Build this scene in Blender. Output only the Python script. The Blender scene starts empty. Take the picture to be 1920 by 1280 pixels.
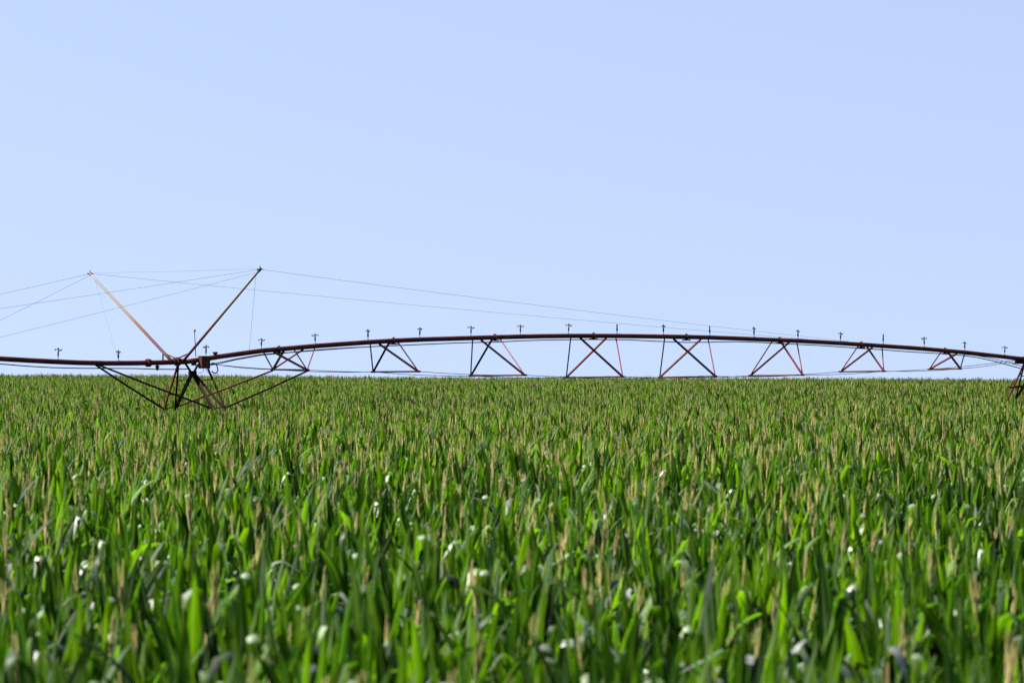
import bpy, math, random
import numpy as np
from mathutils import Vector, Matrix

random.seed(7)
rng = np.random.default_rng(11)
scene = bpy.context.scene
col = scene.collection

# ------------------------------------------------------------------ camera
EYE = 3.40            # camera height (standing on a vehicle at the field edge)
FPX = 7900.0          # focal length in pixels of a 1920 px wide frame
HOR = 709.0           # eye-level row of that frame
cam_d = bpy.data.cameras.new("camera")
cam = bpy.data.objects.new("camera", cam_d)
col.objects.link(cam)
cam.location = (0, 0, EYE)
cam.rotation_euler = (math.radians(90), 0, 0)
cam_d.sensor_width = 36.0
cam_d.lens = FPX / 1920 * 36.0
cam_d.shift_y = (HOR - 640) / 1920
cam_d.clip_start = 0.5
cam_d.clip_end = 20000
cam_d.dof.use_dof = True
cam_d.dof.focus_distance = 150.0
cam_d.dof.aperture_fstop = 5.2
scene.camera = cam

# ------------------------------------------------------------------ light
SUN_EL, SUN_AZ = math.radians(48), math.radians(-98)   # azimuth clockwise from +Y: sun stands to the left, level with the machine
world = bpy.data.worlds.new("World")
scene.world = world
world.use_nodes = True
nt = world.node_tree
bg = nt.nodes["Background"]
sky = nt.nodes.new("ShaderNodeTexSky")
sky.sky_type = 'NISHITA'
sky.sun_disc = False
sky.sun_elevation = SUN_EL
sky.sun_rotation = SUN_AZ % (2 * math.pi)
sky.altitude = 100
sky.air_density = 1.0
sky.dust_density = 0.1
sky.ozone_density = 1.0
tint = nt.nodes.new("ShaderNodeMix")
tint.data_type = 'RGBA'; tint.blend_type = 'MULTIPLY'
tint.inputs[0].default_value = 1.0
tint.inputs[7].default_value = (1.84, 1.415, 1.22, 1)
geo_w = nt.nodes.new("ShaderNodeTexCoord")
lift = nt.nodes.new("ShaderNodeVectorMath"); lift.operation = 'ADD'; lift.inputs[1].default_value = (0, 0, 0.42)
nrm_w = nt.nodes.new("ShaderNodeVectorMath"); nrm_w.operation = 'NORMALIZE'
nt.links.new(geo_w.outputs["Generated"], lift.inputs[0]); nt.links.new(lift.outputs[0], nrm_w.inputs[0]); nt.links.new(nrm_w.outputs[0], sky.inputs[0])
nt.links.new(sky.outputs[0], tint.inputs[6])
nt.links.new(tint.outputs[2], bg.inputs[0])
bg.inputs[1].default_value = 0.0523

sun_d = bpy.data.lights.new("sun", 'SUN')
sun_d.energy = 5.0
sun_d.angle = math.radians(0.5)
sun_d.color = (1.0, 0.95, 0.86)
sun = bpy.data.objects.new("sun", sun_d)
col.objects.link(sun)
sun_dir = Vector((math.sin(SUN_AZ) * math.cos(SUN_EL), math.cos(SUN_AZ) * math.cos(SUN_EL), math.sin(SUN_EL)))
sun.rotation_euler = sun_dir.to_track_quat('Z', 'Y').to_euler()
sun.location = (-60, 40, 80)

vs = scene.view_settings
vs.view_transform = 'Standard'
vs.look = 'None'
vs.gamma = 1.0
vs.exposure = 2.15
vs.use_curve_mapping = False
scene.render.engine = 'CYCLES'
scene.cycles.max_bounces = 6
scene.cycles.diffuse_bounces = 2
scene.cycles.transparent_max_bounces = 4
scene.cycles.use_denoising = True

# ------------------------------------------------------------------ helpers
def tag(o, label=None, cat=None, group=None, kind=None):
    if label: o["label"] = label
    if cat: o["category"] = cat
    if group: o["group"] = group
    if kind: o["kind"] = kind
    return o

class MB:
    """collects shapes into one mesh"""
    def __init__(s):
        s.v = []; s.f = []; s.along = []
    def ring_tube(s, pts, radii, n=8, cap=True):
        pts = [Vector(p) for p in pts]
        base = len(s.v)
        m = len(pts)
        up = None
        for i, p in enumerate(pts):
            d = (pts[min(i + 1, m - 1)] - pts[max(i - 1, 0)]).normalized()
            if up is None:
                up = Vector((0, 0, 1)) if abs(d.z) < 0.9 else Vector((1, 0, 0))
            a = d.cross(up).normalized()
            b = a.cross(d).normalized()
            up = b
            r = radii[i] if hasattr(radii, '__len__') else radii
            for k in range(n):
                t = 2 * math.pi * (k + 0.5) / n
                s.v.append(p + a * (math.cos(t) * r) + b * (math.sin(t) * r))
                s.along.append(i / max(1, m - 1))
        for i in range(m - 1):
            for k in range(n):
                k2 = (k + 1) % n
                s.f.append((base + i * n + k, base + i * n + k2, base + (i + 1) * n + k2, base + (i + 1) * n + k))
        if cap:
            s.f.append(tuple(base + k for k in range(n))[::-1])
            s.f.append(tuple(base + (m - 1) * n + k for k in range(n)))
        return s
    def tube(s, a, b, r, n=8, r2=None):
        return s.ring_tube([a, b], [r, r if r2 is None else r2], n)
    def angle_bar(s, a, b, w=0.06, t=0.008, roll=0.0):
        """an L-shaped steel angle from a to b"""
        a = Vector(a); b = Vector(b)
        d = (b - a).normalized()
        up = Vector((0, 0, 1)) if abs(d.z) < 0.95 else Vector((1, 0, 0))
        x = d.cross(up).normalized(); y = x.cross(d).normalized()
        cr, sr = math.cos(roll), math.sin(roll)
        x, y = x * cr + y * sr, y * cr - x * sr
        prof = [(0, 0), (w, 0), (w, t), (t, t), (t, w), (0, w)]
        base = len(s.v)
        for e, q in enumerate((a, b)):
            for (u, v_) in prof:
                s.v.append(q + x * (u - w / 3) + y * (v_ - w / 3)); s.along.append(e)
        for k in range(6):
            k2 = (k + 1) % 6
            s.f.append((base + k, base + k2, base + 6 + k2, base + 6 + k))
        for o in (0, 6):
            q = [base + o + k for k in range(6)]
            s.f.append((q[0], q[1], q[2], q[3])); s.f.append((q[0], q[3], q[4], q[5]))
        return s
    def box(s, c, size, rz=0.0, bev=0.0):
        c = Vector(c); x, y, z = (q / 2 for q in size)
        cr, sr = math.cos(rz), math.sin(rz)
        base = len(s.v)
        if bev <= 0:
            for dx, dy, dz in [(-x, -y, -z), (x, -y, -z), (x, y, -z), (-x, y, -z), (-x, -y, z), (x, -y, z), (x, y, z), (-x, y, z)]:
                s.v.append(c + Vector((dx * cr - dy * sr, dx * sr + dy * cr, dz))); s.along.append(0)
            for f in [(0, 3, 2, 1), (4, 5, 6, 7), (0, 1, 5, 4), (1, 2, 6, 5), (2, 3, 7, 6), (3, 0, 4, 7)]:
                s.f.append(tuple(base + i for i in f))
        else:
            prof = [(-x + bev, -y), (x - bev, -y), (x, -y + bev), (x, y - bev), (x - bev, y), (-x + bev, y), (-x, y - bev), (-x, -y + bev)]
            for dz in (-z, z):
                for dx, dy in prof:
                    s.v.append(c + Vector((dx * cr - dy * sr, dx * sr + dy * cr, dz))); s.along.append(0)
            for k in range(8):
                k2 = (k + 1) % 8
                s.f.append((base + k, base + k2, base + 8 + k2, base + 8 + k))
            s.f.append(tuple(base + k for k in range(8))[::-1]); s.f.append(tuple(base + 8 + k for k in range(8)))
        return s
    def build(s, name, mat, parent=None, off=Vector((0, 0, 0)), smooth=False, attr=False):
        me = bpy.data.meshes.new(name)
        me.from_pydata([tuple(v - off) for v in s.v], [], s.f)
        if attr:
            a = me.attributes.new("along", 'FLOAT', 'POINT')
            a.data.foreach_set("value", np.array(s.along, dtype=np.float32))
        me.materials.append(mat)
        if smooth:
            me.polygons.foreach_set("use_smooth", [len(p.vertices) == 4 for p in me.polygons])
        me.update()
        o = bpy.data.objects.new(name, me)
        col.objects.link(o)
        if parent: o.parent = parent
        return o

def empty(name, loc):
    o = bpy.data.objects.new(name, None)
    o.empty_display_size = 0.3
    o.location = loc
    col.objects.link(o)
    return o

# ------------------------------------------------------------------ materials
def new_mat(name):
    m = bpy.data.materials.new(name); m.use_nodes = True
    n = m.node_tree; n.nodes.clear()
    out = n.nodes.new("ShaderNodeOutputMaterial")
    return m, n, out

K = 0.60          # overall depth of the paint, leaf and tassel colours
def ramp(n, stops, fac=None, interp='LINEAR'):
    if max(stops[-1][1]) < 0.9 and max(stops[0][1]) < 0.9: stops = [(p, tuple(q * K for q in c)) for p, c in stops]
    r = n.nodes.new("ShaderNodeValToRGB")
    r.color_ramp.interpolation = interp
    e = r.color_ramp.elements
    while len(e) > 1: e.remove(e[-1])
    e[0].position, e[0].color = stops[0][0], (*stops[0][1], 1)
    for p, c in stops[1:]:
        q = e.new(p); q.color = (*c, 1)
    if fac is not None: n.links.new(fac, r.inputs[0])
    return r

def painted_steel(name, c1, c2, rough=0.55, scale=3.0, metallic=0.0, spec=0.22):
    m, n, out = new_mat(name)
    tc = n.nodes.new("ShaderNodeTexCoord")
    nz = n.nodes.new("ShaderNodeTexNoise"); nz.inputs["Scale"].default_value = scale; nz.inputs["Detail"].default_value = 6
    n.links.new(tc.outputs["Object"], nz.inputs["Vector"])
    r = ramp(n, [(0.35, c1), (0.65, c2)], nz.outputs[0])
    p = n.nodes.new("ShaderNodeBsdfPrincipled")
    n.links.new(r.outputs[0], p.inputs["Base Color"])
    p.inputs["Roughness"].default_value = rough
    p.inputs["Metallic"].default_value = metallic
    p.inputs["Specular IOR Level"].default_value = spec
    n.links.new(p.outputs[0], out.inputs[0])
    return m

M_RED = painted_steel("red_oxide_paint", (0.046, 0.0072, 0.005), (0.092, 0.0165, 0.010), 0.55, 2.0, spec=0.15)
M_BRACE_LIT = painted_steel("sunlit_red_paint", (0.10, 0.017, 0.012), (0.17, 0.032, 0.022), 0.55, 2.0, spec=0.15)  # lighter copy of the red: sunlight on the lit struts painted in
M_LEG_LIT = painted_steel("sunlit_orange_paint", (0.10, 0.020, 0.006), (0.14, 0.032, 0.009), 0.65, 3.0)  # orange tone paints sunlight onto the leg that leans left
M_DARK = painted_steel("dark_oxidised_shaded_steel", (0.008, 0.004, 0.0035), (0.020, 0.0065, 0.005), 0.7, 3.0, spec=0.04)  # dark steel parts; also shade put into the colour of unlit struts and legs
M_BLACK = painted_steel("black_rubber_cable", (0.010, 0.010, 0.011), (0.020, 0.019, 0.020), 0.5, 5.0)
M_ROD = painted_steel("grey_steel_rod", (0.035, 0.033, 0.036), (0.07, 0.064, 0.068), 0.5, 4.0)
M_WIRE = painted_steel("galvanised_wire", (0.10, 0.11, 0.125), (0.15, 0.16, 0.18), 0.45, 6.0)
M_SPRINK = painted_steel("dark_sprinkler_metal", (0.006, 0.005, 0.006), (0.016, 0.010, 0.011), 0.5, 20.0)
M_BOXSIDE = painted_steel("brown_mottled_panel", (0.02, 0.013, 0.008), (0.055, 0.024, 0.015), 0.6, 8.0)  # mottled brown, darker than the red of the box
M_LAMP = painted_steel("faded_beacon_plastic", (0.30, 0.14, 0.10), (0.36, 0.2, 0.15), 0.35, 5.0)
M_TYRE = painted_steel("tyre_rubber", (0.02, 0.02, 0.02), (0.05, 0.045, 0.04), 0.8, 6.0)

def mast_mat():
    m, n, out = new_mat("mast_paint_worn_to_bare_metal")
    at = n.nodes.new("ShaderNodeAttribute"); at.attribute_name = "along"
    nz = n.nodes.new("ShaderNodeTexNoise"); nz.inputs["Scale"].default_value = 2.5; nz.inputs["Detail"].default_value = 5
    ma = n.nodes.new("ShaderNodeMath"); ma.operation = 'MULTIPLY_ADD'; ma.inputs[1].default_value = 0.22; ma.inputs[2].default_value = -0.11
    n.links.new(nz.outputs[0], ma.inputs[0])
    ad = n.nodes.new("ShaderNodeMath"); ad.operation = 'ADD'
    n.links.new(at.outputs["Fac"], ad.inputs[0]); n.links.new(ma.outputs[0], ad.inputs[1])
    r = ramp(n, [(0.0, (0.055, 0.009, 0.007)), (0.25, (0.075, 0.013, 0.009)), (0.40, (0.14, 0.050, 0.018)), (0.56, (0.17, 0.115, 0.060)), (1.0, (0.18, 0.175, 0.14))], ad.outputs[0])
    p = n.nodes.new("ShaderNodeBsdfPrincipled")
    n.links.new(r.outputs[0], p.inputs["Base Color"])
    p.inputs["Roughness"].default_value = 0.7
    p.inputs["Specular IOR Level"].default_value = 0.2
    n.links.new(p.outputs[0], out.inputs[0])
    return m
M_MAST = mast_mat()

def leaf_mat(name, dark, mid, light, trans_gain=(1.0, 1.0, 1.0), transl=0.42):
    m, n, out = new_mat(name)
    L = n.links.new
    tone = n.nodes.new("ShaderNodeAttribute"); tone.attribute_name = "tone"
    across = n.nodes.new("ShaderNodeAttribute"); across.attribute_name = "across"
    oi = n.nodes.new("ShaderNodeObjectInfo")
    geo = n.nodes.new("ShaderNodeNewGeometry")
    nz = n.nodes.new("ShaderNodeTexNoise"); nz.inputs["Scale"].default_value = 0.045; nz.inputs["Detail"].default_value = 3
    L(geo.outputs["Position"], nz.inputs["Vector"])
    a = n.nodes.new("ShaderNodeMath"); a.operation = 'MULTIPLY_ADD'; a.inputs[1].default_value = 0.80
    L(tone.outputs["Fac"], a.inputs[0])
    b = n.nodes.new("ShaderNodeMath"); b.operation = 'MULTIPLY_ADD'; b.inputs[1].default_value = 0.30
    L(oi.outputs["Random"], b.inputs[0])
    c = n.nodes.new("ShaderNodeMath"); c.operation = 'MULTIPLY_ADD'; c.inputs[1].default_value = 0.5; c.inputs[2].default_value = -0.34
    L(nz.outputs[0], c.inputs[0]); L(c.outputs[0], b.inputs[2]); L(b.outputs[0], a.inputs[2])
    r = ramp(n, [(0.05, dark), (0.5, mid), (0.95, light)], a.outputs[0])
    rib = ramp(n, [(0.0, (1, 1, 1)), (0.12, (1, 1, 1)), (0.2, (0, 0, 0))], across.outputs["Fac"])
    mx = n.nodes.new("ShaderNodeMix"); mx.data_type = 'RGBA'
    rf = n.nodes.new("ShaderNodeMath"); rf.operation = 'MULTIPLY'; rf.inputs[1].default_value = 0.45
    L(rib.outputs[0], rf.inputs[0]); L(rf.outputs[0], mx.inputs[0])
    L(r.outputs[0], mx.inputs[6]); mx.inputs[7].default_value = (0.09, 0.13, 0.05, 1)
    df = n.nodes.new("ShaderNodeBsdfDiffuse"); L(mx.outputs[2], df.inputs[0])
    tg = n.nodes.new("ShaderNodeMix"); tg.data_type = 'RGBA'; tg.blend_type = 'MULTIPLY'; tg.inputs[0].default_value = 1.0
    L(mx.outputs[2], tg.inputs[6]); tg.inputs[7].default_value = (*trans_gain, 1)
    tr = n.nodes.new("ShaderNodeBsdfTranslucent"); L(tg.outputs[2], tr.inputs[0])
    m1 = n.nodes.new("ShaderNodeMixShader"); m1.inputs[0].default_value = transl
    L(df.outputs[0], m1.inputs[1]); L(tr.outputs[0], m1.inputs[2])
    gl = n.nodes.new("ShaderNodeBsdfAnisotropic"); gl.inputs["Roughness"].default_value = 0.62
    gl.inputs["Color"].default_value = (1, 1, 1, 1)
    fr = n.nodes.new("ShaderNodeFresnel"); fr.inputs[0].default_value = 1.45
    fm = n.nodes.new("ShaderNodeMath"); fm.operation = 'MULTIPLY'; fm.inputs[1].default_value = 0.19; fm.use_clamp = True
    she = n.nodes.new("ShaderNodeAttribute"); she.attribute_name = "sheen"
    fm2 = n.nodes.new("ShaderNodeMath"); fm2.operation = 'MULTIPLY'; L(fm.outputs[0], fm2.inputs[0]); L(she.outputs["Fac"], fm2.inputs[1])
    L(fr.outputs[0], fm.inputs[0])
    m2 = n.nodes.new("ShaderNodeMixShader"); L(fm2.outputs[0], m2.inputs[0])
    L(m1.outputs[0], m2.inputs[1]); L(gl.outputs[0], m2.inputs[2])
    L(m2.outputs[0], out.inputs[0])
    return m
M_LEAF = leaf_mat("corn_leaf", (0.0020, 0.009, 0.0045), (0.014, 0.048, 0.0035), (0.088, 0.180, 0.003), (2.3, 2.6, 0.4), 0.46)
M_LIME = leaf_mat("young_corn_leaf", (0.05, 0.095, 0.006), (0.065, 0.115, 0.006), (0.09, 0.14, 0.008), (1.7, 1.7, 0.5))

def tassel_mat():
    m, n, out = new_mat("tassel")
    L = n.links.new
    oi = n.nodes.new("ShaderNodeObjectInfo")
    r = ramp(n, [(0.0, (0.39, 0.38, 0.13)), (0.35, (0.48, 0.43, 0.17)), (0.7, (0.44, 0.37, 0.15)), (1.0, (0.29, 0.37, 0.09))], oi.outputs["Random"])
    df = n.nodes.new("ShaderNodeBsdfDiffuse"); L(r.outputs[0], df.inputs[0])
    tr = n.nodes.new("ShaderNodeBsdfTranslucent"); L(r.outputs[0], tr.inputs[0])
    m1 = n.nodes.new("ShaderNodeMixShader"); m1.inputs[0].default_value = 0.3
    L(df.outputs[0], m1.inputs[1]); L(tr.outputs[0], m1.inputs[2])
    L(m1.outputs[0], out.inputs[0])
    return m
M_TASSEL = tassel_mat()
M_STALK = painted_steel("corn_stalk", (0.03, 0.06, 0.014), (0.055, 0.075, 0.022), 0.5, 6.0)
def soil_mat():
    m, n, out = new_mat("dry_brown_soil")
    tc = n.nodes.new("ShaderNodeNewGeometry")
    nz = n.nodes.new("ShaderNodeTexNoise"); nz.inputs["Scale"].default_value = 4.0; nz.inputs["Detail"].default_value = 10
    n.links.new(tc.outputs["Position"], nz.inputs["Vector"])
    r = ramp(n, [(0.3, (0.05, 0.032, 0.02)), (0.7, (0.11, 0.07, 0.043))], nz.outputs[0])
    bp = n.nodes.new("ShaderNodeBump"); bp.inputs["Strength"].default_value = 0.6; bp.inputs["Distance"].default_value = 0.05
    n.links.new(nz.outputs[0], bp.inputs["Height"])
    p = n.nodes.new("ShaderNodeBsdfPrincipled"); p.inputs["Roughness"].default_value = 0.95
    n.links.new(r.outputs[0], p.inputs["Base Color"]); n.links.new(bp.outputs[0], p.inputs["Normal"])
    n.links.new(p.outputs[0], out.inputs[0])
    return m
M_SOIL = soil_mat()

# ------------------------------------------------------------------ terrain
CREST = 385.0
RISE = 1.06
def zt(x, y):
    """ground height: level up to the machine, then a gentle rise to a crest, falling away behind"""
    x = np.asarray(x, dtype=float); y = np.asarray(y, dtype=float)
    t = np.clip((y - 150.0) / (CREST - 150.0), 0, 3.0)
    rise = RISE * (1.55 * t - 0.55 * t ** 2) * (t < 1) + RISE * (t >= 1) * (1.0 - 0.9 * (np.clip(t, 1, 3) - 1) ** 2 * 3.2)
    rise = np.maximum(rise, -14.0)
    w = np.clip((y - 150.0) / 230.0, 0, 1)
    tilt = -0.0046 * np.clip(x, -150, 150) * w
    und = 0.10 * np.sin(y * 0.055 + x * 0.012 + 0.6) * np.clip((y - 60) / 60, 0, 1) + 0.05 * np.sin(x * 0.11 + y * 0.03)
    return rise + tilt + und

xs = np.concatenate([[-9000, -4000, -1500, -600], np.arange(-300, 301, 6.0), [600, 1500, 4000, 9000]])
ys = np.concatenate([[-3000, -800, -200], np.arange(-60, 600, 6.0), [700, 900, 1300, 2500, 5000, 10000]])
gx, gy = np.meshgrid(xs, ys)
gz = zt(gx, gy)
gv = np.stack([gx, gy, gz], -1).reshape(-1, 3)
nx = len(xs)
gf = [(j * nx + i, j * nx + i + 1, (j + 1) * nx + i + 1, (j + 1) * nx + i) for j in range(len(ys) - 1) for i in range(nx - 1)]
me = bpy.data.meshes.new("ground")
me.from_pydata(gv.tolist(), [], gf)
me.materials.append(M_SOIL)
me.polygons.foreach_set("use_smooth", [True] * len(me.polygons))
ground = bpy.data.objects.new("ground", me)
col.objects.link(ground)
tag(ground, "dry brown soil under the corn field", kind="structure")

# ------------------------------------------------------------------ the machine: survey of the photograph
YB = 165.0
def s_of(px): return (px - 490.0) / (108.1 - 0.01113 * px)        # station along the span, in sprinkler spacings
def SP(s): return Vector(((-470.0 + 97.41 * s) * YB / FPX, YB * (1 + 0.01113 * s), 0.0))
DIRV = (SP(1) - SP(0)).normalized()                               # along the span
NRM = Vector((DIRV.y, -DIRV.x, 0))                                # across it, towards the camera
UNIT = (SP(1) - SP(0)).length
def on_span(px, py, s=None):
    p = SP(s_of(px))
    return Vector((p.x, p.y, EYE + (HOR - py) / FPX * p.y))
def across(px, py, s):
    """the point seen at (px, py) in the upright plane across the span at station s"""
    p = SP(s); u = (px - 960.0) / FPX
    w = (u * p.y - p.x) / (NRM.x - u * NRM.y)
    q = p + NRM * w
    return Vector((q.x, q.y, EYE + (HOR - py) / FPX * q.y))

PIPE_R = 0.097
RIGHT_PIPE = [(345, 678.3), (380, 673.6), (410, 668.6), (450, 663), (490, 657.5), (545, 652.6), (591, 648.6), (640, 645), (690, 641.5), (738, 638.6), (788, 636.4), (835, 635), (882, 633.6), (928, 632.2), (976, 630.9), (1020, 630.1), (1066, 629.6), (1113, 629.5), (1158, 629.7), (1200, 630.2), (1244, 630.8), (1287, 631.5), (1332, 632.6), (1373, 634), (1414, 635.6), (1462, 637.6), (1497, 639), (1536, 641), (1576, 643.3), (1615, 645.8), (1655, 648.5), (1693, 651), (1732, 653.8), (1772, 657.2), (1810, 660.6), (1850, 665), (1885, 669), (1925, 673.6)]
LEFT_PIPE = [(345, 678.3), (300, 679.6), (250, 680.6), (200, 680.8), (150, 679.8), (100, 677.8), (50, 675.2), (0, 672.3), (-60, 668.6), (-130, 664.3), (-220, 659.2), (-320, 654.4), (-440, 650), (-560, 647.2)]
def pipe_y(px, tab):
    t = sorted(tab)
    return float(np.interp(px, [a for a, _ in t], [b for _, b in t]))

# --- sprinkler: one set of meshes, shared
def sprinkler_meshes():
    a = MB()
    a.ring_tube([(0, 0, -0.03), (0, 0, 0.02), (0, 0, 0.021), (0, 0, 0.13)], [0.030, 0.030, 0.016, 0.016], 8)     # saddle and riser
    a.ring_tube([(0, 0, 0.10), (0, 0, 0.13), (0, 0, 0.21), (0, 0, 0.42)], [0.018, 0.036, 0.038, 0.018], 8)       # body
    a.ring_tube([(0, 0, 0.42), (0, 0, 0.42)], [0.018, 0.016], 8)
    a.ring_tube([(0, 0, 0.42), (0, 0, 0.375), (0, 0, 0.41), (0, 0, 0.43)], [0.016, 0.034, 0.030, 0.012], 8)      # top cap
    b = MB()
    b.ring_tube([(-0.14, 0, 0.350), (-0.03, 0, 0.372), (0.03, 0, 0.360), (0.14, 0, 0.345)], [0.012, 0.014, 0.014, 0.012], 6)
    b.ring_tube([(-0.165, 0, 0.352), (-0.155, 0, 0.352), (-0.11, 0, 0.352), (-0.10, 0, 0.352)], [0.014, 0.030, 0.026, 0.012], 6)
    b.box((0.15, 0, 0.345), (0.055, 0.035, 0.055))
    b.ring_tube([(0.02, 0, 0.33), (0.07, 0, 0.30), (0.10, 0, 0.315)], [0.014, 0.016, 0.018], 6)                   # nozzle
    out = []
    for n_, mb in (("sprinkler", a), ("impact_arm", b)):
        o = mb.build(n_, M_SPRINK, smooth=True)
        out.append(o.data); bpy.data.objects.remove(o)
    return out
SPK = sprinkler_meshes()

def add_sprinkler(root, px, tab, rz):
    p = on_span(px, pipe_y(px, tab)) + Vector((0, 0, PIPE_R - 0.005)) - Vector(root.location)
    o = bpy.data.objects.new("sprinkler", SPK[0]); col.objects.link(o); o.parent = root
    o.location = p; o.rotation_euler = (random.uniform(-.04, .04), random.uniform(-.04, .04), rz)
    o.scale = (.82, .95, random.uniform(0.94, 1.08))
    a = bpy.data.objects.new("impact_arm", SPK[1]); col.objects.link(a); a.parent = o

def ground_at(p): return Vector((p.x, p.y, float(zt(p.x, p.y))))

def pipe_mesh(tab, root, name="pipe"):
    mb = MB()
    mb.ring_tube([on_span(a, b) for a, b in tab], PIPE_R, 16)
    return mb.build(name, M_RED, root, off=Vector(root.location), smooth=True)

def flange(root, px, tab, r=0.135, w=0.05, name="flange", mat=None):
    c = on_span(px, pipe_y(px, tab))
    mb = MB()
    for k in (-1, 1):
        mb.ring_tube([c + DIRV * (k * 0.006), c + DIRV * (k * w)], [r, r], 14)
    return mb.build(name, mat or M_RED, root, off=Vector(root.location))

# ================================================================ right span
mid = ground_at(SP(7.5))
span = empty("irrigation_span", mid)
tag(span, "long arched red irrigation pipe on hanging trusses, from masted tower to right edge", "irrigation span", "pivot irrigation spans")
OFF = Vector(mid)
pipe_mesh(RIGHT_PIPE, span)
for i, px in enumerate([386, 490, 591, 690, 787, 883, 976, 1066, 1157, 1244, 1331, 1414, 1496, 1576, 1656, 1733, 1809, 1884]):
    edge_on = px in (1157, 1331, 1656)
    rz = math.radians(90 + random.uniform(-8, 8)) if edge_on else random.choice([0, math.pi]) + math.radians(random.uniform(-48, 48))
    if px in (690, 787, 1244, 1414, 1496, 1809): rz = math.radians(62 + random.uniform(-10, 10))
    add_sprinkler(span, px, RIGHT_PIPE, rz)

# truss: (far node), (near node), tops for far-thin, far-thick, near-thick, near-thin; colour flags (D shaded, R sunlit: the light is put into the colour)
TRUSS = [
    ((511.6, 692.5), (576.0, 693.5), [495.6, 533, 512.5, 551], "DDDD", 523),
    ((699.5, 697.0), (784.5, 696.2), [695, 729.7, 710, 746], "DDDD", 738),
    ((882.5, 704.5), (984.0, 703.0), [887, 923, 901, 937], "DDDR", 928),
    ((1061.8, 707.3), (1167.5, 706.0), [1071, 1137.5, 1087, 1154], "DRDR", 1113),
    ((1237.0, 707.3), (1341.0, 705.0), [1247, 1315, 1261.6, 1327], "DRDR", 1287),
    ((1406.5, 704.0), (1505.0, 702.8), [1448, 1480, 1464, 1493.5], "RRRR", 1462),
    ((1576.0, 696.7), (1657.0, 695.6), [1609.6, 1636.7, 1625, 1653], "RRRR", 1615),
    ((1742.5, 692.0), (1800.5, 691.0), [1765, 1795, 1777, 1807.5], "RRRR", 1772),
]
FAR, NEAR = [], []
for (fx, fy), (nx_, ny), tops, colr, jx in TRUSS:
    s = s_of(sum(tops) / 4)
    F, N = across(fx, fy, s), across(nx_, ny, s)
    FAR.append(F); NEAR.append(N)
    mb = MB()
    mb.angle_bar(F - (N - F).normalized() * 0.04, N + (N - F).normalized() * 0.04, 0.075, 0.010, roll=0.6)
    for q in (F, N):
        mb.box(q, (0.20, 0.07, 0.08), math.atan2(DIRV.y, DIRV.x), 0.01)
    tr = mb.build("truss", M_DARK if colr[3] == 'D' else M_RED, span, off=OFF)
    for (node, top, rad, cflag) in ((F, tops[0], 0.028, colr[0]), (F, tops[1], 0.040, colr[1]), (N, tops[2], 0.040, colr[2]), (N, tops[3], 0.028, colr[3])):
        T = on_span(top, pipe_y(top, RIGHT_PIPE)) - Vector((0, 0, PIPE_R - 0.01)) + NRM * (0.03 if node is N else -0.03)
        b = MB()
        if rad > 0.03:
            b.angle_bar(node, T, 0.105, 0.014, roll=0.3)
        else:
            b.tube(node, T, rad, 8)
        b.build("brace", M_DARK if cflag == 'D' else M_BRACE_LIT, tr, off=OFF)
    fl = flange(span, jx, RIGHT_PIPE, 0.128, 0.03)
    c = on_span(jx, pipe_y(jx, RIGHT_PIPE))
    cl = MB()
    cl.box(c - Vector((0, 0, PIPE_R + 0.035)), (0.42, 0.12, 0.05), math.atan2(DIRV.y, DIRV.x), 0.015)
    cl.build("clamp", M_DARK, span, off=OFF)
    kb = MB(); kb.ring_tube([c + Vector((0, 0, PIPE_R - 0.01)), c + Vector((0, 0, PIPE_R + 0.05))], [0.05, 0.03], 8)
    kb.build("pipe_plug", M_DARK, span, off=OFF)
# extra pair of red braces of the first truss
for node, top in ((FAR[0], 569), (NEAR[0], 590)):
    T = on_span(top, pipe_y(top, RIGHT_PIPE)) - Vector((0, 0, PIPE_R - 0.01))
    b = MB(); b.tube(node, T, 0.036 if node is FAR[0] else 0.024, 8); b.build("brace", M_BRACE_LIT, span, off=OFF)
# truss rods, one between each pair of neighbouring nodes
endL = [on_span(398, 681.5) - NRM * 0.10, on_span(398, 683.0) + NRM * 0.10]
endR = [on_span(1906, 674.5) - NRM * 0.10, on_span(1906, 675.5) + NRM * 0.10]
for nodes, e0, e1 in ((FAR, endL[0], endR[0]), (NEAR, endL[1], endR[1])):
    seq = [e0] + nodes + [e1]
    for a, b in zip(seq[:-1], seq[1:]):
        pts = [a.lerp(b, t) - Vector((0, 0, 0.05 * 4 * t * (1 - t))) for t in (0, .25, .5, .75, 1)]
        m = MB(); m.ring_tube(pts, 0.0125, 6); m.build("truss_rod", M_ROD, span, off=OFF)
# black control cable slung under the pipe
CAB = [(396, 684), (410, 681.5), (440, 674.5), (490, 665.5), (545, 660.5), (600, 656.3), (650, 652.5), (700, 649.5), (745, 647.6), (800, 645.2), (850, 643), (882, 642), (930, 641.2), (976, 638.8), (1020, 637.4), (1066, 636.8), (1110, 636.3), (1180, 637), (1230, 639.6), (1287, 641.8), (1330, 641.2), (1380, 640.4), (1420, 641.6), (1462, 644), (1500, 645.6), (1536, 647.4), (1576, 650.2), (1615, 653), (1655, 655.6), (1700, 659), (1765, 663), (1800, 665.6), (1830, 669.5), (1860, 675.8), (1890, 684), (1921, 692.5)]
m = MB(); m.ring_tube([on_span(a, b) for a, b in CAB], 0.022, 8); m.build("control_cable", M_BLACK, span, off=OFF, smooth=True)
m = MB(); m.ring_tube([on_span(a, b) + Vector((0, 0, 0.03)) for a, b in [(1805, 665), (1830, 667.5), (1860, 673), (1890, 680.5), (1921, 689)]], 0.016, 8); m.build("control_cable", M_BLACK, span, off=OFF, smooth=True)
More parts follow.
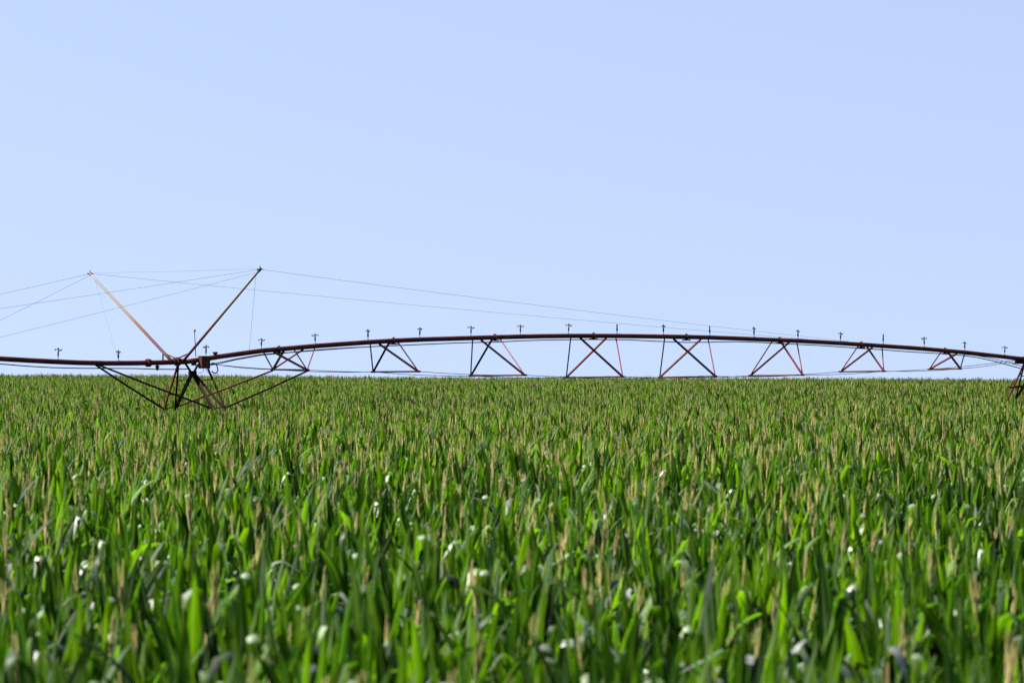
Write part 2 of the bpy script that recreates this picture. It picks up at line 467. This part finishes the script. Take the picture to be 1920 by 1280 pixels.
m = MB(); m.ring_tube([on_span(a, b) for a, b in [(396, 682), (440, 673), (490, 664), (545, 660), (600, 655), (660, 651), (690, 650)]], 0.012, 6); m.build("control_cable", M_BLACK, span, off=OFF, smooth=True)
# drain cap on the pipe and end box at the far tower
c = on_span(403.5, pipe_y(403.5, RIGHT_PIPE))
m = MB(); m.ring_tube([c + Vector((0, 0, .05)), c + Vector((0, 0, .13)), c + Vector((0, 0, .14)), c + Vector((0, 0, .21))], [.05, .07, .10, .105], 12); m.build("vent_cap", M_RED, span, off=OFF)
c = on_span(1913, 678)
m = MB(); m.box(c, (0.55, 0.22, 0.20), math.atan2(DIRV.y, DIRV.x), 0.02); m.build("pipe_joint_box", M_DARK, span, off=OFF)
c = on_span(1909, 680.8)
m = MB(); m.box(c, (0.75, 0.16, 0.035), math.atan2(DIRV.y, DIRV.x), 0.01); m.build("bracket", M_RED, span, off=OFF)

# ================================================================ left span (cut by the picture's left edge)
lroot = ground_at(SP(-5.5))
lspan = empty("irrigation_span", lroot)
tag(lspan, "red irrigation pipe running out of the picture at the left edge from the masted tower", "irrigation span", "pivot irrigation spans")
LOFF = Vector(lroot)
pipe_mesh(LEFT_PIPE, lspan)
for px in (304, 222, 109, -8, -128):
    if px == 304: continue
    add_sprinkler(lspan, px, LEFT_PIPE, math.radians({222: 62, 109: 12}.get(px, 30)))
flange(lspan, 278, LEFT_PIPE, 0.155, 0.075)
c = on_span(295, pipe_y(295, LEFT_PIPE))
m = MB(); m.ring_tube([c - Vector((0, 0, z_)) for z_ in (0.05, 0.11, 0.115, 0.19, 0.20, 0.245, 0.25, 0.30)], [.035, .035, .075, .08, .05, .05, .04, .035], 10); m.build("drain_valve", M_DARK, lspan, off=LOFF)
m = MB(); m.ring_tube([on_span(a, b) for a, b in [(352, 691.5), (335, 692), (320, 692.2), (290, 691.8), (250, 690.6), (200, 690.4), (150, 690.2), (100, 689), (50, 686.2), (0, 682), (-60, 676.5), (-130, 671), (-220, 666), (-320, 661), (-440, 657)]], 0.022, 8); m.build("control_cable", M_BLACK, lspan, off=LOFF, smooth=True)
for px in (-8, -128):   # nothing of the trusses further left is in the picture
    pass

# ================================================================ drive tower
TS = s_of(357)
def tower_parts(root, shift, masts):
    """tower at station TS; shift moves the finished shapes to another station"""
    off = Vector(root.location)
    D = shift
    def b(name, mb, mat, parent=root, **k):
        for i in range(len(mb.v)): mb.v[i] = mb.v[i] + D
        return mb.build(name, mat, parent, off=off, **k)
    ds = 0.105
    def down(top, pix, s, z=0.72):
        q = across(pix[0], pix[1], s)
        t = (top.z - z) / (top.z - q.z)
        return top + (q - top) * t
    apex = on_span(361, 701)
    legs = [  # top, seen foot, station offset, radius, material
        (on_span(333.5, 684), (307.5, 767), -ds, 0.045, M_LEG_LIT),
        (on_span(334.5, 684), (327.5, 771), ds, 0.038, M_DARK),
        (on_span(361.5, 698), (326.0, 773), ds, 0.055, M_DARK),
        (on_span(359.0, 698), (400.5, 767), -ds, 0.052, M_DARK),
        (on_span(364.0, 699), (424.5, 772), ds, 0.050, M_DARK),
        (on_span(389.5, 690), (425.5, 774), ds, 0.042, M_DARK),
    ]
    feet = []
    for T, pix, o_, r, mt in legs:
        F = down(T, pix, TS + o_)
        feet.append(F)
        mb = MB()
        if r > 0.05: mb.angle_bar(T, F, r * 2.1, 0.014, roll=0.5)
        else: mb.tube(T, F, r, 10)
        b("leg", mb, mt)
    # gusset at the crossing and the two hangers up to the pipe
    mb = MB(); mb.box(apex + Vector((0, 0, 0.02)), (0.34, 0.16, 0.20), math.atan2(DIRV.y, DIRV.x), 0.03); b("gusset_plate", mb, M_DARK)
    for (tx, ty), (bx_, by) in (((347, 680), (360, 700)), ((372, 682), (362, 700))):
        mb = MB(); mb.angle_bar(on_span(tx, ty), on_span(bx_, by), 0.10, 0.012, roll=0.4); b("hanger", mb, M_DARK)
    # cross ties
    for a, c_, r in ((across(328, 714.5, TS - .09), across(354, 711.8, TS + .05), 0.018), (across(370, 714, TS), across(396.5, 711, TS + .1), 0.020),
                     (across(318, 740.5, TS - ds), across(341, 738, TS + ds), 0.016),
                     (across(309, 766, TS - ds), across(328, 763.5, TS + ds), 0.020), (across(402, 765.5, TS - ds), across(424, 763, TS + ds), 0.020)):
        mb = MB(); mb.tube(a, c_, r, 6); b("cross_tie", mb, M_DARK)
    # long knee braces out to the spans
    br = [
        (across(307, 766.5, TS - ds), on_span(180, 684.5), M_DARK, 0.038), (across(400, 766.5, TS - ds), on_span(186, 684.5), M_DARK, 0.038),
        (across(330, 763, TS + ds), FAR[0] - Vector((0, 0, .04)), M_RED, 0.036), (across(425, 763, TS + ds), NEAR[0] - Vector((0, 0, .04)), M_DARK, 0.036)]
    for a, c_, mt, r in (br if masts else []):
        mb = MB()
        mid_ = a.lerp(c_, .5) - Vector((0, 0, .02))
        mb.ring_tube([a, mid_, c_], r, 8); b("knee_brace", mb, mt)
    # base beam on two wheels
    fw = (feet[0] + feet[1] + feet[2]) / 3; nw = (feet[3] + feet[4] + feet[5]) / 3
    fw.z = nw.z = 0.72
    dirw = (nw - fw).normalized()
    e0, e1 = fw - dirw * 0.9, nw + dirw * 0.9
    mb = MB(); mb.tube(e0, e1, 0.09, 12); b("base_beam", mb, M_RED)
    for q in (e0, e1):
        gz_ = float(zt(q.x + D.x, q.y + D.y)) - D.z
        cz = Vector((q.x, q.y, gz_ + 0.62)) + DIRV * 0.34
        w = MB()
        w.ring_tube([cz - DIRV * .15, cz - DIRV * .12, cz + DIRV * .12, cz + DIRV * .15], [.52, .62, .62, .52], 22)
        wh = b("wheel", w, M_TYRE)
        h = MB(); h.ring_tube([cz - DIRV * .34, cz - DIRV * .17, cz + DIRV * .17, cz + DIRV * .18], [.05, .22, .22, .12], 12)
        b("rim", h, M_RED, wh)
    # control box with darker side panel, motor box, loose cables
    rz = math.atan2(DIRV.y, DIRV.x)
    bc = on_span(378, 679.3)
    mb = MB(); mb.box(bc + NRM * 0.16, (0.40, 0.24, 0.47), rz, 0.012); cb = b("control_box", mb, M_RED)
    q = bc + NRM * 0.16
    mb = MB(); mb.box(q + NRM * 0.124 + DIRV * 0.07, (0.22, 0.008, 0.43), rz); b("box_door", mb, M_BOXSIDE, cb)
    mb = MB(); mb.box(q + DIRV * 0.208, (0.012, 0.22, 0.45), rz); b("box_panel", mb, M_BOXSIDE, cb)
    mb = MB(); mb.box(q + Vector((0, 0, 0.243)), (0.44, 0.28, 0.014), rz, 0.01); b("box_lid", mb, M_RED, cb)
    mb = MB(); mb.box(on_span(360.5, 681) + NRM * 0.1, (0.18, 0.16, 0.17), rz, 0.03); b("motor_box", mb, M_DARK)
    mb = MB(); mb.ring_tube([on_span(*p) + NRM * .2 for p in [(388, 684), (392, 680.5), (396, 681), (400, 684), (402, 690), (402.5, 695), (400, 698.5), (396, 699.6), (391, 696)]], 0.024, 8); b("cable_loop", mb, M_BLACK, smooth=True)
    mb = MB(); mb.ring_tube([on_span(*p) + NRM * .2 for p in [(380, 690.5), (382, 696), (386, 700), (392, 701.5), (399, 702.5), (404, 700)]], 0.009, 6); b("cable_loop", mb, M_BLACK, smooth=True)
    mb = MB(); mb.ring_tube([on_span(*p) + NRM * .2 for p in [(375, 690.5), (375.5, 696), (371, 699), (366, 699)]], 0.009, 6); b("cable_loop", mb, M_BLACK, smooth=True)
    # beacon on a thin pole
    p0, p1 = on_span(367.2, 668), on_span(364.8, 621)
    mb = MB(); mb.tube(p0, p1, 0.018, 8, 0.014); bp_ = b("beacon_pole", mb, M_DARK)
    if masts:
        mb = MB(); mb.ring_tube([p1 + Vector((0, 0, z_)) for z_ in (-.05, 0, .01, .06, .09)], [.03, .03, .05, .048, .02], 10); b("beacon_lamp", mb, M_LAMP, bp_)
    # elbow where the two spans meet
    c0 = on_span(332.5, 677.6)
    mb = MB()
    for k in (-1, 1): mb.ring_tube([c0 + DIRV * (k * .012), c0 + DIRV * (k * .07)], [.17, .17], 14)
    mb.ring_tube([c0 - DIRV * .2, c0 + DIRV * .2], [.12, .12], 14)
    b("pipe_joint", mb, M_RED)
    if not masts:
        A = across(1893.5, 727, T2 - .25); B_ = across(1920, 723, T2); C_ = across(1915.5, 699, T2)
        for a, c_, r in ((A, B_, .045), (A + Vector((0, 0, .03)), C_, .025)):
            mb = MB(); mb.angle_bar(a - D, c_ - D, r * 2, .012, roll=.4); b("side_bracket", mb, M_RED)
        return
    # masts
    L, R = across(169, 513, TS), across(487.5, 505, TS)
    lb, rb = on_span(322, 677), on_span(344, 676)
    for base, tip, r0, r1 in ((lb, L, .062, .045), (rb, R, .056, .045)):
        n_ = 12
        mb = MB(); mb.ring_tube([base.lerp(tip, i / n_) for i in range(n_ + 1)], [r0 + (r1 - r0) * i / n_ for i in range(n_ + 1)], 12)
        ms = b("mast", mb, M_MAST, smooth=True, attr=True)
        d = (tip - base).normalized()
        mb = MB(); mb.ring_tube([tip - d * .12, tip + d * .06], [.058, .058], 10); mb.tube(tip + Vector((0, 0, -.06)), tip + Vector((0, 0, .16)), .012, 6); mb.tube(tip - DIRV * .15, tip + DIRV * .15, .018, 6)
        b("mast_head", mb, M_ROD, ms)
    for a, c_ in (((313.5, 664.5), (331, 672.5)), ((331, 672.5), (353, 663)),):
        mb = MB(); mb.tube(on_span(*a) if False else across(a[0], a[1], TS), across(c_[0], c_[1], TS), .028, 8); b("mast_stay", mb, M_RED)
    mb = MB(); mb.tube(on_span(305.5, 664), on_span(305.5, 679), .03, 8); b("mast_prop", mb, M_DARK)
    mb = MB(); mb.tube(across(488, 505, TS).lerp(rb, .02), across(488, 505, TS).lerp(rb, .03), .03, 6)
    # guy wires
    W = [
        (R, on_span(1592, 640)), (L, on_span(1522, 636.5)), (L + Vector((0, 0, .03)), R + Vector((0, 0, .03))),
        (L, on_span(-455, 650)), (L - Vector((0, 0, .06)), on_span(-128, 662)), (R, on_span(-500, 649)), (R - Vector((0, 0, .08)), on_span(-122, 662)),
        (L.lerp(lb, .06), on_span(222, 677)), (R.lerp(rb, .05), on_span(467, 661)), ]
    for a, c_ in W:
        ln = (a - c_).length
        pts = [a.lerp(c_, t / 8) - Vector((0, 0, ln * 0.0022 * 4 * (t / 8) * (1 - t / 8))) for t in range(9)]
        mb = MB(); mb.ring_tube(pts, 0.0055, 5); b("guy_wire", mb, M_WIRE)
    # short guard stakes at the ends of the wheel beam
    for px, py in ((256.5, 764), (458, 760)):
        q = across(px, py, TS)
        g = ground_at(q)
        mb = MB(); mb.ring_tube([g, g.lerp(q, .9), q], [.03, .03, .05], 8); b("guard_stake", mb, M_DARK)

troot = ground_at(SP(TS))
tower = empty("drive_tower", troot)
tag(tower, "red steel drive tower with two tall leaning masts and guy wires, standing in the corn", "drive tower", "drive towers")
tower_parts(tower, Vector((0, 0, 0)), True)

T2 = s_of(1937)
sh = SP(T2) - SP(TS)
sh.z = (EYE + (HOR - 675.5) / FPX * SP(T2).y) - on_span(357, 678.3).z
t2root = ground_at(SP(T2))
tower2 = empty("drive_tower", t2root)
tag(tower2, "red steel tower legs in the corn, mostly cut off by the right edge", "drive tower", "drive towers")
tower_parts(tower2, sh, False)

# ------------------------------------------------------------------ corn
TALL = 1.66     # stalk height below the tassel
def leaf_geo(r, h0, az, length, width, a0, bend, kink, tone, twist, base_r=0.012, seg=10, S=None):
    """one blade: (verts, faces, across, tone). a0 angle from upright at the base, bend adds along it, kink = (t, angle) sharp fold"""
    n = seg
    pos = Vector((math.cos(az) * base_r, math.sin(az) * base_r, h0))
    out = Vector((math.cos(az), math.sin(az), 0))
    side0 = Vector((-math.sin(az), math.cos(az), 0))
    V, A = [], []
    ang = a0
    step = length / n
    sheen = r.choice([r.uniform(.06, .16), r.uniform(.1, .25), r.uniform(.35, .75)])
    ph = r.uniform(0, 6.3); sway = r.uniform(-.25, .25)
    for i in range(n + 1):
        t = i / n
        ang = a0 + bend * t ** 1.8
        if kink and t > kink[0]: ang += kink[1] * min(1, (t - kink[0]) / 0.16)
        d = out * math.sin(ang) + Vector((0, 0, math.cos(ang)))
        d = (d + side0 * sway * t).normalized()
        if i: pos = pos + d * step
        tw = twist * t
        up = side0.cross(d).normalized()
        sd = side0 * math.cos(tw) + up * math.sin(tw)
        nr = sd.cross(d).normalized()
        w = width * 0.5 * min(1.0, 0.42 + 1.9 * t) * (max(0.0, 1 - t ** 2.4)) ** 0.8
        w = max(w, 0.0015)
        wave = 0.012 * math.sin(ph + t * 17) * (1 - t)
        fold = 0.30 * w
        V += [pos - sd * w + nr * (fold + wave), pos, pos + sd * w + nr * (fold - wave)]
        A += [1.0, 0.0, 1.0]
        if S is not None: S += [sheen if kink and t > kink[0] - .02 else .07] * 3
    F = []
    for i in range(n):
        o = i * 3
        F += [(o, o + 1, o + 4, o + 3), (o + 1, o + 2, o + 5, o + 4)]
    return V, F, A, [tone] * len(V)

SHEEN = {}
def tassel_geo(r, h, size):
    mb = MB()
    n = r.randint(4, 8)
    lean = Vector((r.uniform(-.07, .07), r.uniform(-.07, .07), 1)).normalized()
    def spike(p, d, ln, rad):
        k = 6
        pts, rr = [], []
        for i in range(k + 1):
            t = i / k
            pts.append(p + d * (ln * t) + Vector((r.uniform(-.004, .004), r.uniform(-.004, .004), 0)))
            rr.append(max(.0025, rad * (0.35 + 1.0 * min(1, t * 3)) * (1.0 if i % 2 else .68) * (1 - t ** 2 * .85)))
        mb.ring_tube(pts, rr, 4, cap=False)
    p0 = Vector((0, 0, h))
    spike(p0, lean, .34 * size, .0095)
    for i in range(n):
        a = r.uniform(0, 6.3); tl = abs(r.gauss(0.08, .09))
        d = (lean + Vector((math.cos(a), math.sin(a), 0)) * tl).normalized()
        spike(p0 + lean * r.uniform(0.02, .12), d, r.uniform(.17, .27) * size, .0064)
    return mb

def stalk_geo(r, h, thin):
    mb = MB()
    pts = [Vector((0, 0, 0))]; rad = [.017]
    k = 6
    for i in range(1, k + 1):
        pts.append(Vector((r.uniform(-.012, .012), r.uniform(-.012, .012), h * i / k))); rad.append(.016 - (.016 - thin) * i / k)
    mb.ring_tube(pts, rad, 6)
    return mb

def mk_mesh(name, V, F, A, T, mats, mi=None, S=None):
    me = bpy.data.meshes.new(name)
    me.from_pydata([tuple(v) for v in V], [], F)
    a = me.attributes.new("across", 'FLOAT', 'POINT'); a.data.foreach_set("value", np.array(A, dtype=np.float32))
    a = me.attributes.new("tone", 'FLOAT', 'POINT'); a.data.foreach_set("value", np.array(T, dtype=np.float32))
    a = me.attributes.new("sheen", 'FLOAT', 'POINT'); a.data.foreach_set("value", np.array(S if S is not None else [.1] * len(V), dtype=np.float32))
    for m in mats: me.materials.append(m)
    if mi is not None: me.polygons.foreach_set("material_index", mi)
    me.polygons.foreach_set("use_smooth", [True] * len(F))
    me.update()
    return me

NVAR = 32         # 16 shapes with folded leaves for the near field, 16 tighter and more tasselled ones for the far field
VARIANTS = []     # list of dict(parts=[(name, mesh)], joined=mesh)
for v in range(NVAR):
    r = random.Random(100 + v)
    far = v >= 16
    tassel = (v % 16) < (11 if far else 3)
    h = TALL * r.uniform(.95, 1.05)
    plane = r.uniform(0, math.pi)
    nl = 13
    leaves = []
    for k in range(nl):
        t = k / (nl - 1)
        h0 = h * (0.28 + 0.68 * t)
        az = plane + (k % 2) * math.pi + r.uniform(-.6, .6)
        ln = (0.88 - 0.24 * t) * r.uniform(.82, 1.15)
        wd = (0.106 - 0.022 * t) * (r.uniform(.82, 1.1) if far else r.uniform(.8, 1.36))
        hi = t > .5
        a0 = math.radians((r.uniform(4, 18) if r.random() < (.85 if far else .72) else r.uniform(20, 30 if far else 42)) if hi else r.uniform(18, 36))
        bend = math.radians(r.choice([2, 6, 12, 22, 40, 60] if far else [3, 7, 14, 25, 45, 75]) if hi else r.uniform(20, 70))
        kink = None
        if r.random() < (.0 if far else (.48 if hi else .3)): kink = (r.uniform(.40, .66), math.radians(r.uniform(85, 165)))
        S = []
        g = leaf_geo(r, h0, az, ln, wd, a0, bend, kink, (.25 + .75 * r.random()) if far else r.random() ** .95, r.uniform(-.8, .8), S=S)
        leaves.append((g, S))
    if not tassel:
        for k in range(3):     # leaves still standing in the whorl
            S = []
            g = leaf_geo(r, h * (.92 + .03 * k), plane + k * 2.2 + r.uniform(-.4, .4), r.uniform(.40, .60), r.uniform(.06, .085), math.radians(r.uniform(2, 11)), math.radians(r.uniform(2, 16)), None, r.uniform(.4, 1.0), r.uniform(-.8, .8), S=S)
            leaves.append((g, S))
    st = stalk_geo(r, h + (.16 if far else .09) if tassel else h * .97, .008)
    ts = tassel_geo(r, h + (.15 if far else .08), r.uniform(.9, 1.15)) if tassel else None
    parts = [("stalk", mk_mesh("stalk", st.v, st.f, [1] * len(st.v), [.5] * len(st.v), [M_STALK]))]
    for lf, S in leaves: parts.append(("leaf", mk_mesh("leaf", *lf, [M_LEAF], None, S)))
    if ts: parts.append(("tassel", mk_mesh("tassel", ts.v, ts.f, [1] * len(ts.v), [.5] * len(ts.v), [M_TASSEL])))
    V, F, A, T, MI, SS = [], [], [], [], [], []
    for (vv, ff, aa, tt), mi, S in [((st.v, st.f, [1] * len(st.v), [.5] * len(st.v)), 0, None)] + [(lf, 1, S) for lf, S in leaves] + ([((ts.v, ts.f, [1] * len(ts.v), [.5] * len(ts.v)), 2, None)] if ts else []):
        o = len(V)
        V += list(vv); A += list(aa); T += list(tt); SS += list(S) if S else [.1] * len(vv)
        F += [tuple(i + o for i in f) for f in ff]; MI += [mi] * len(ff)
    VARIANTS.append(dict(parts=parts, tassel=tassel, joined=mk_mesh("corn_plant_shape", V, F, A, T, [M_STALK, M_LEAF, M_TASSEL], MI, SS)))

# planting grid: rows run obliquely across the view
ROW, PL = 0.74, 0.195
ang = math.radians(27)
ca, sa = math.cos(ang), math.sin(ang)
half = 240.0
YC = 215.0
u = np.arange(-330, 330, PL); w = np.arange(-330, 330, ROW)
chunks = []
for w0 in range(0, len(w), 60):
    U, Wg = np.meshgrid(u, w[w0:w0 + 60])
    U = U + rng.normal(0, .045, U.shape); Wg = Wg + rng.normal(0, .07, Wg.shape)
    X = U * ca - Wg * sa; Y = U * sa + Wg * ca + YC
    lim = Y * 0.1215 * 1.12 + 6.0
    m_ = (Y > 11.5) & (Y < 418) & (np.abs(X) < lim)
    m_ &= rng.random(X.shape) > np.clip((Y - 200) / 500, 0.03, .35)
    chunks.append(np.stack([X[m_], Y[m_]], -1))
P2 = np.concatenate(chunks)
NP = len(P2)
Z = zt(P2[:, 0], P2[:, 1])
patch = np.sin(P2[:, 0] * .21 + 1.3) * np.sin(P2[:, 1] * .13 + .4) + .6 * np.sin(P2[:, 0] * .07 - P2[:, 1] * .05)
SC = np.clip(1.0 + (.05 + .02 * np.clip(P2[:, 1] / 200, 0, 1)) * rng.normal(size=NP) + .018 * patch, .82, 1.15)
RZ = rng.random(NP) * 2 * math.pi
TX, TY = rng.normal(0, .05, NP), rng.normal(0, .05, NP)
VI = rng.integers(0, 16, NP) + 16 * (rng.random(NP) < np.clip((P2[:, 1] - 24) / 48, 0, 1))
# the crop stands a little lower by the machine's wheel tracks
nearm = (np.abs(P2[:, 0] - SP(TS).x - 0.5) < 4.5) & (P2[:, 1] > SP(TS).y - 34) & (P2[:, 1] < SP(TS).y + 4)
SC[nearm] *= .915

# the 300 plants that show largest in the photograph: objects of their own
depth = P2[:, 1]
top = Z + 1.95 * SC
row_px = HOR + (EYE - top) / depth * FPX
col_px = 960 + P2[:, 0] / depth * FPX
vis = (row_px < 1272) & (col_px > -8) & (col_px < 1928)
order = np.where(vis)[0][np.argsort(depth[vis])][:300]
single = np.zeros(NP, bool); single[order] = True
for i in order:
    va = VARIANTS[VI[i]]
    root = bpy.data.objects.new("corn_plant", None)
    root.empty_display_size = .1
    root.location = (P2[i, 0], P2[i, 1], Z[i]); root.rotation_euler = (TX[i], TY[i], RZ[i]); root.scale = (SC[i],) * 3
    col.objects.link(root)
    place = ("at the bottom left", "at the bottom middle", "at the bottom right")[min(2, max(0, int(col_px[i] // 640)))]
    if va["tassel"]:
        tag(root, "green corn plant with a tan tassel, blurred in the closest rows " + place, "corn plant", "tasselled corn plants in the closest rows")
    else:
        tag(root, "green corn plant without a tassel, blurred in the closest rows " + place, "corn plant", "corn plants without tassels in the closest rows")
    for nm, me in va["parts"]:
        o = bpy.data.objects.new(nm, me); o.parent = root
        col.objects.link(o)

# a few plants that stand out from the mass
def build_plant(root, parts):
    for nm, m_ in parts:
        o = bpy.data.objects.new(nm, m_); o.parent = root; col.objects.link(o)
def standout(px, py, height, label, lime=0, bunch=0, lean=0.0, seed=1):
    r = random.Random(seed)
    Y = 60.0
    for _ in range(12): Y = (EYE - float(zt((px - 960) / FPX * Y, Y)) - height) * FPX / (py - HOR)
    X = (px - 960) / FPX * Y
    root = bpy.data.objects.new("corn_plant", None); root.empty_display_size = .1
    root.location = (X, Y, float(zt(X, Y))); col.objects.link(root)
    tag(root, label, "corn plant", "corn plants that stand out in the field")
    h = height - (.52 if lime else .34)
    st = stalk_geo(r, h, .008)
    parts = [("stalk", mk_mesh("stalk", st.v, st.f, [1] * len(st.v), [.5] * len(st.v), [M_STALK]))]
    for k in range(9):
        parts.append(("leaf", mk_mesh("leaf", *leaf_geo(r, h * (.3 + .075 * k), (k % 2) * math.pi + r.uniform(-.5, .5), r.uniform(.5, .7), .08, math.radians(r.uniform(8, 25)), math.radians(r.uniform(5, 40)), None, r.random(), r.uniform(-.8, .8)), [M_LEAF])))
    for k in range(lime):
        az = (0 if lean > 0 else math.pi) if k == 0 else r.uniform(0, 6.3)
        g = leaf_geo(r, h - .12 - .10 * k, az, .66, .105, math.radians(abs(lean)), math.radians(4), None, r.random(), 1.35 if k == 0 else .5)
        parts.append(("leaf", mk_mesh("leaf", *g, [M_LIME])))
    if bunch:
        for q in range(bunch):
            ts = tassel_geo(r, h - .05 * q, 1.1)
            parts.append(("tassel", mk_mesh("tassel", ts.v, ts.f, [1] * len(ts.v), [.5] * len(ts.v), [M_TASSEL])))
    build_plant(root, parts)
    return X, Y
KEEP = np.ones(NP, bool)
for args in [
    (1888, 812, 2.33, "corn plant with a bright yellow-green upright leaf close to the right edge", 2, 0, 10, 3),
    (1613, 815, 2.33, "corn plant with a lime green pointed leaf leaning left, right of the middle", 1, 0, -14, 4),
    (1668, 808, 2.35, "corn plant with a slender lime leaf leaning right, beside the left-leaning lime leaf", 1, 0, 16, 5),
    (806, 872, 2.32, "corn plant with a broad glowing green leaf left of the middle", 2, 0, 6, 6),
    (1462, 905, 2.32, "corn plant with a long lime leaf slanting left in the right half", 1, 0, -18, 7),
    (1118, 846, 2.34, "corn plant with a thick pale tan tassel bunch near the middle", 0, 2, 0, 8),
    (1783, 843, 2.34, "corn plant with a broad tan tassel bunch in the right part of the field", 0, 2, 0, 9)]:
    X_, Y_ = standout(*args)
    dx, dy = P2[:, 0] - X_, P2[:, 1] - Y_
    KEEP &= ~((np.abs(dx) < .13) & (dy < .4) & (dy > -1.6))

# all the rest of the field: one object
lib = bpy.data.collections.new("corn_shapes")
for k, va in enumerate(VARIANTS):
    lib.objects.link(bpy.data.objects.new("corn_shape_%03d" % k, va["joined"]))
rest = ~single & KEEP
me = bpy.data.meshes.new("corn_field")
pts = np.stack([P2[rest, 0], P2[rest, 1], Z[rest]], -1)
me.from_pydata(pts.tolist(), [], [])
a = me.attributes.new("rot", 'FLOAT_VECTOR', 'POINT'); a.data.foreach_set("vector", np.stack([TX[rest], TY[rest], RZ[rest]], -1).astype(np.float32).ravel())
a = me.attributes.new("scl", 'FLOAT', 'POINT'); a.data.foreach_set("value", SC[rest].astype(np.float32))
a = me.attributes.new("var", 'INT', 'POINT'); a.data.foreach_set("value", VI[rest].astype(np.int32))
field = bpy.data.objects.new("corn_field", me)
col.objects.link(field)
tag(field, "dense green corn field with tan tassels reaching to the horizon", kind="stuff")
ng = bpy.data.node_groups.new("corn_planting", 'GeometryNodeTree')
ng.interface.new_socket("Geometry", in_out='INPUT', socket_type='NodeSocketGeometry')
ng.interface.new_socket("Geometry", in_out='OUTPUT', socket_type='NodeSocketGeometry')
gi = ng.nodes.new("NodeGroupInput"); go = ng.nodes.new("NodeGroupOutput")
ci = ng.nodes.new("GeometryNodeCollectionInfo"); ci.inputs[0].default_value = lib
ci.inputs["Separate Children"].default_value = True; ci.inputs["Reset Children"].default_value = True
iop = ng.nodes.new("GeometryNodeInstanceOnPoints"); iop.inputs["Pick Instance"].default_value = True
def named(nm, ty):
    q = ng.nodes.new("GeometryNodeInputNamedAttribute"); q.data_type = ty; q.inputs["Name"].default_value = nm
    return q.outputs["Attribute"]
e2r = ng.nodes.new("FunctionNodeEulerToRotation")
ng.links.new(named("rot", 'FLOAT_VECTOR'), e2r.inputs[0])
ng.links.new(gi.outputs[0], iop.inputs["Points"])
ng.links.new(ci.outputs[0], iop.inputs["Instance"])
ng.links.new(named("var", 'INT'), iop.inputs["Instance Index"])
ng.links.new(e2r.outputs[0], iop.inputs["Rotation"])
ng.links.new(named("scl", 'FLOAT'), iop.inputs["Scale"])
ng.links.new(iop.outputs[0], go.inputs[0])
md = field.modifiers.new("planting", 'NODES'); md.node_group = ng
print("plants", NP, "individual", len(order), "deepest", depth[order].max() if len(order) else 0)
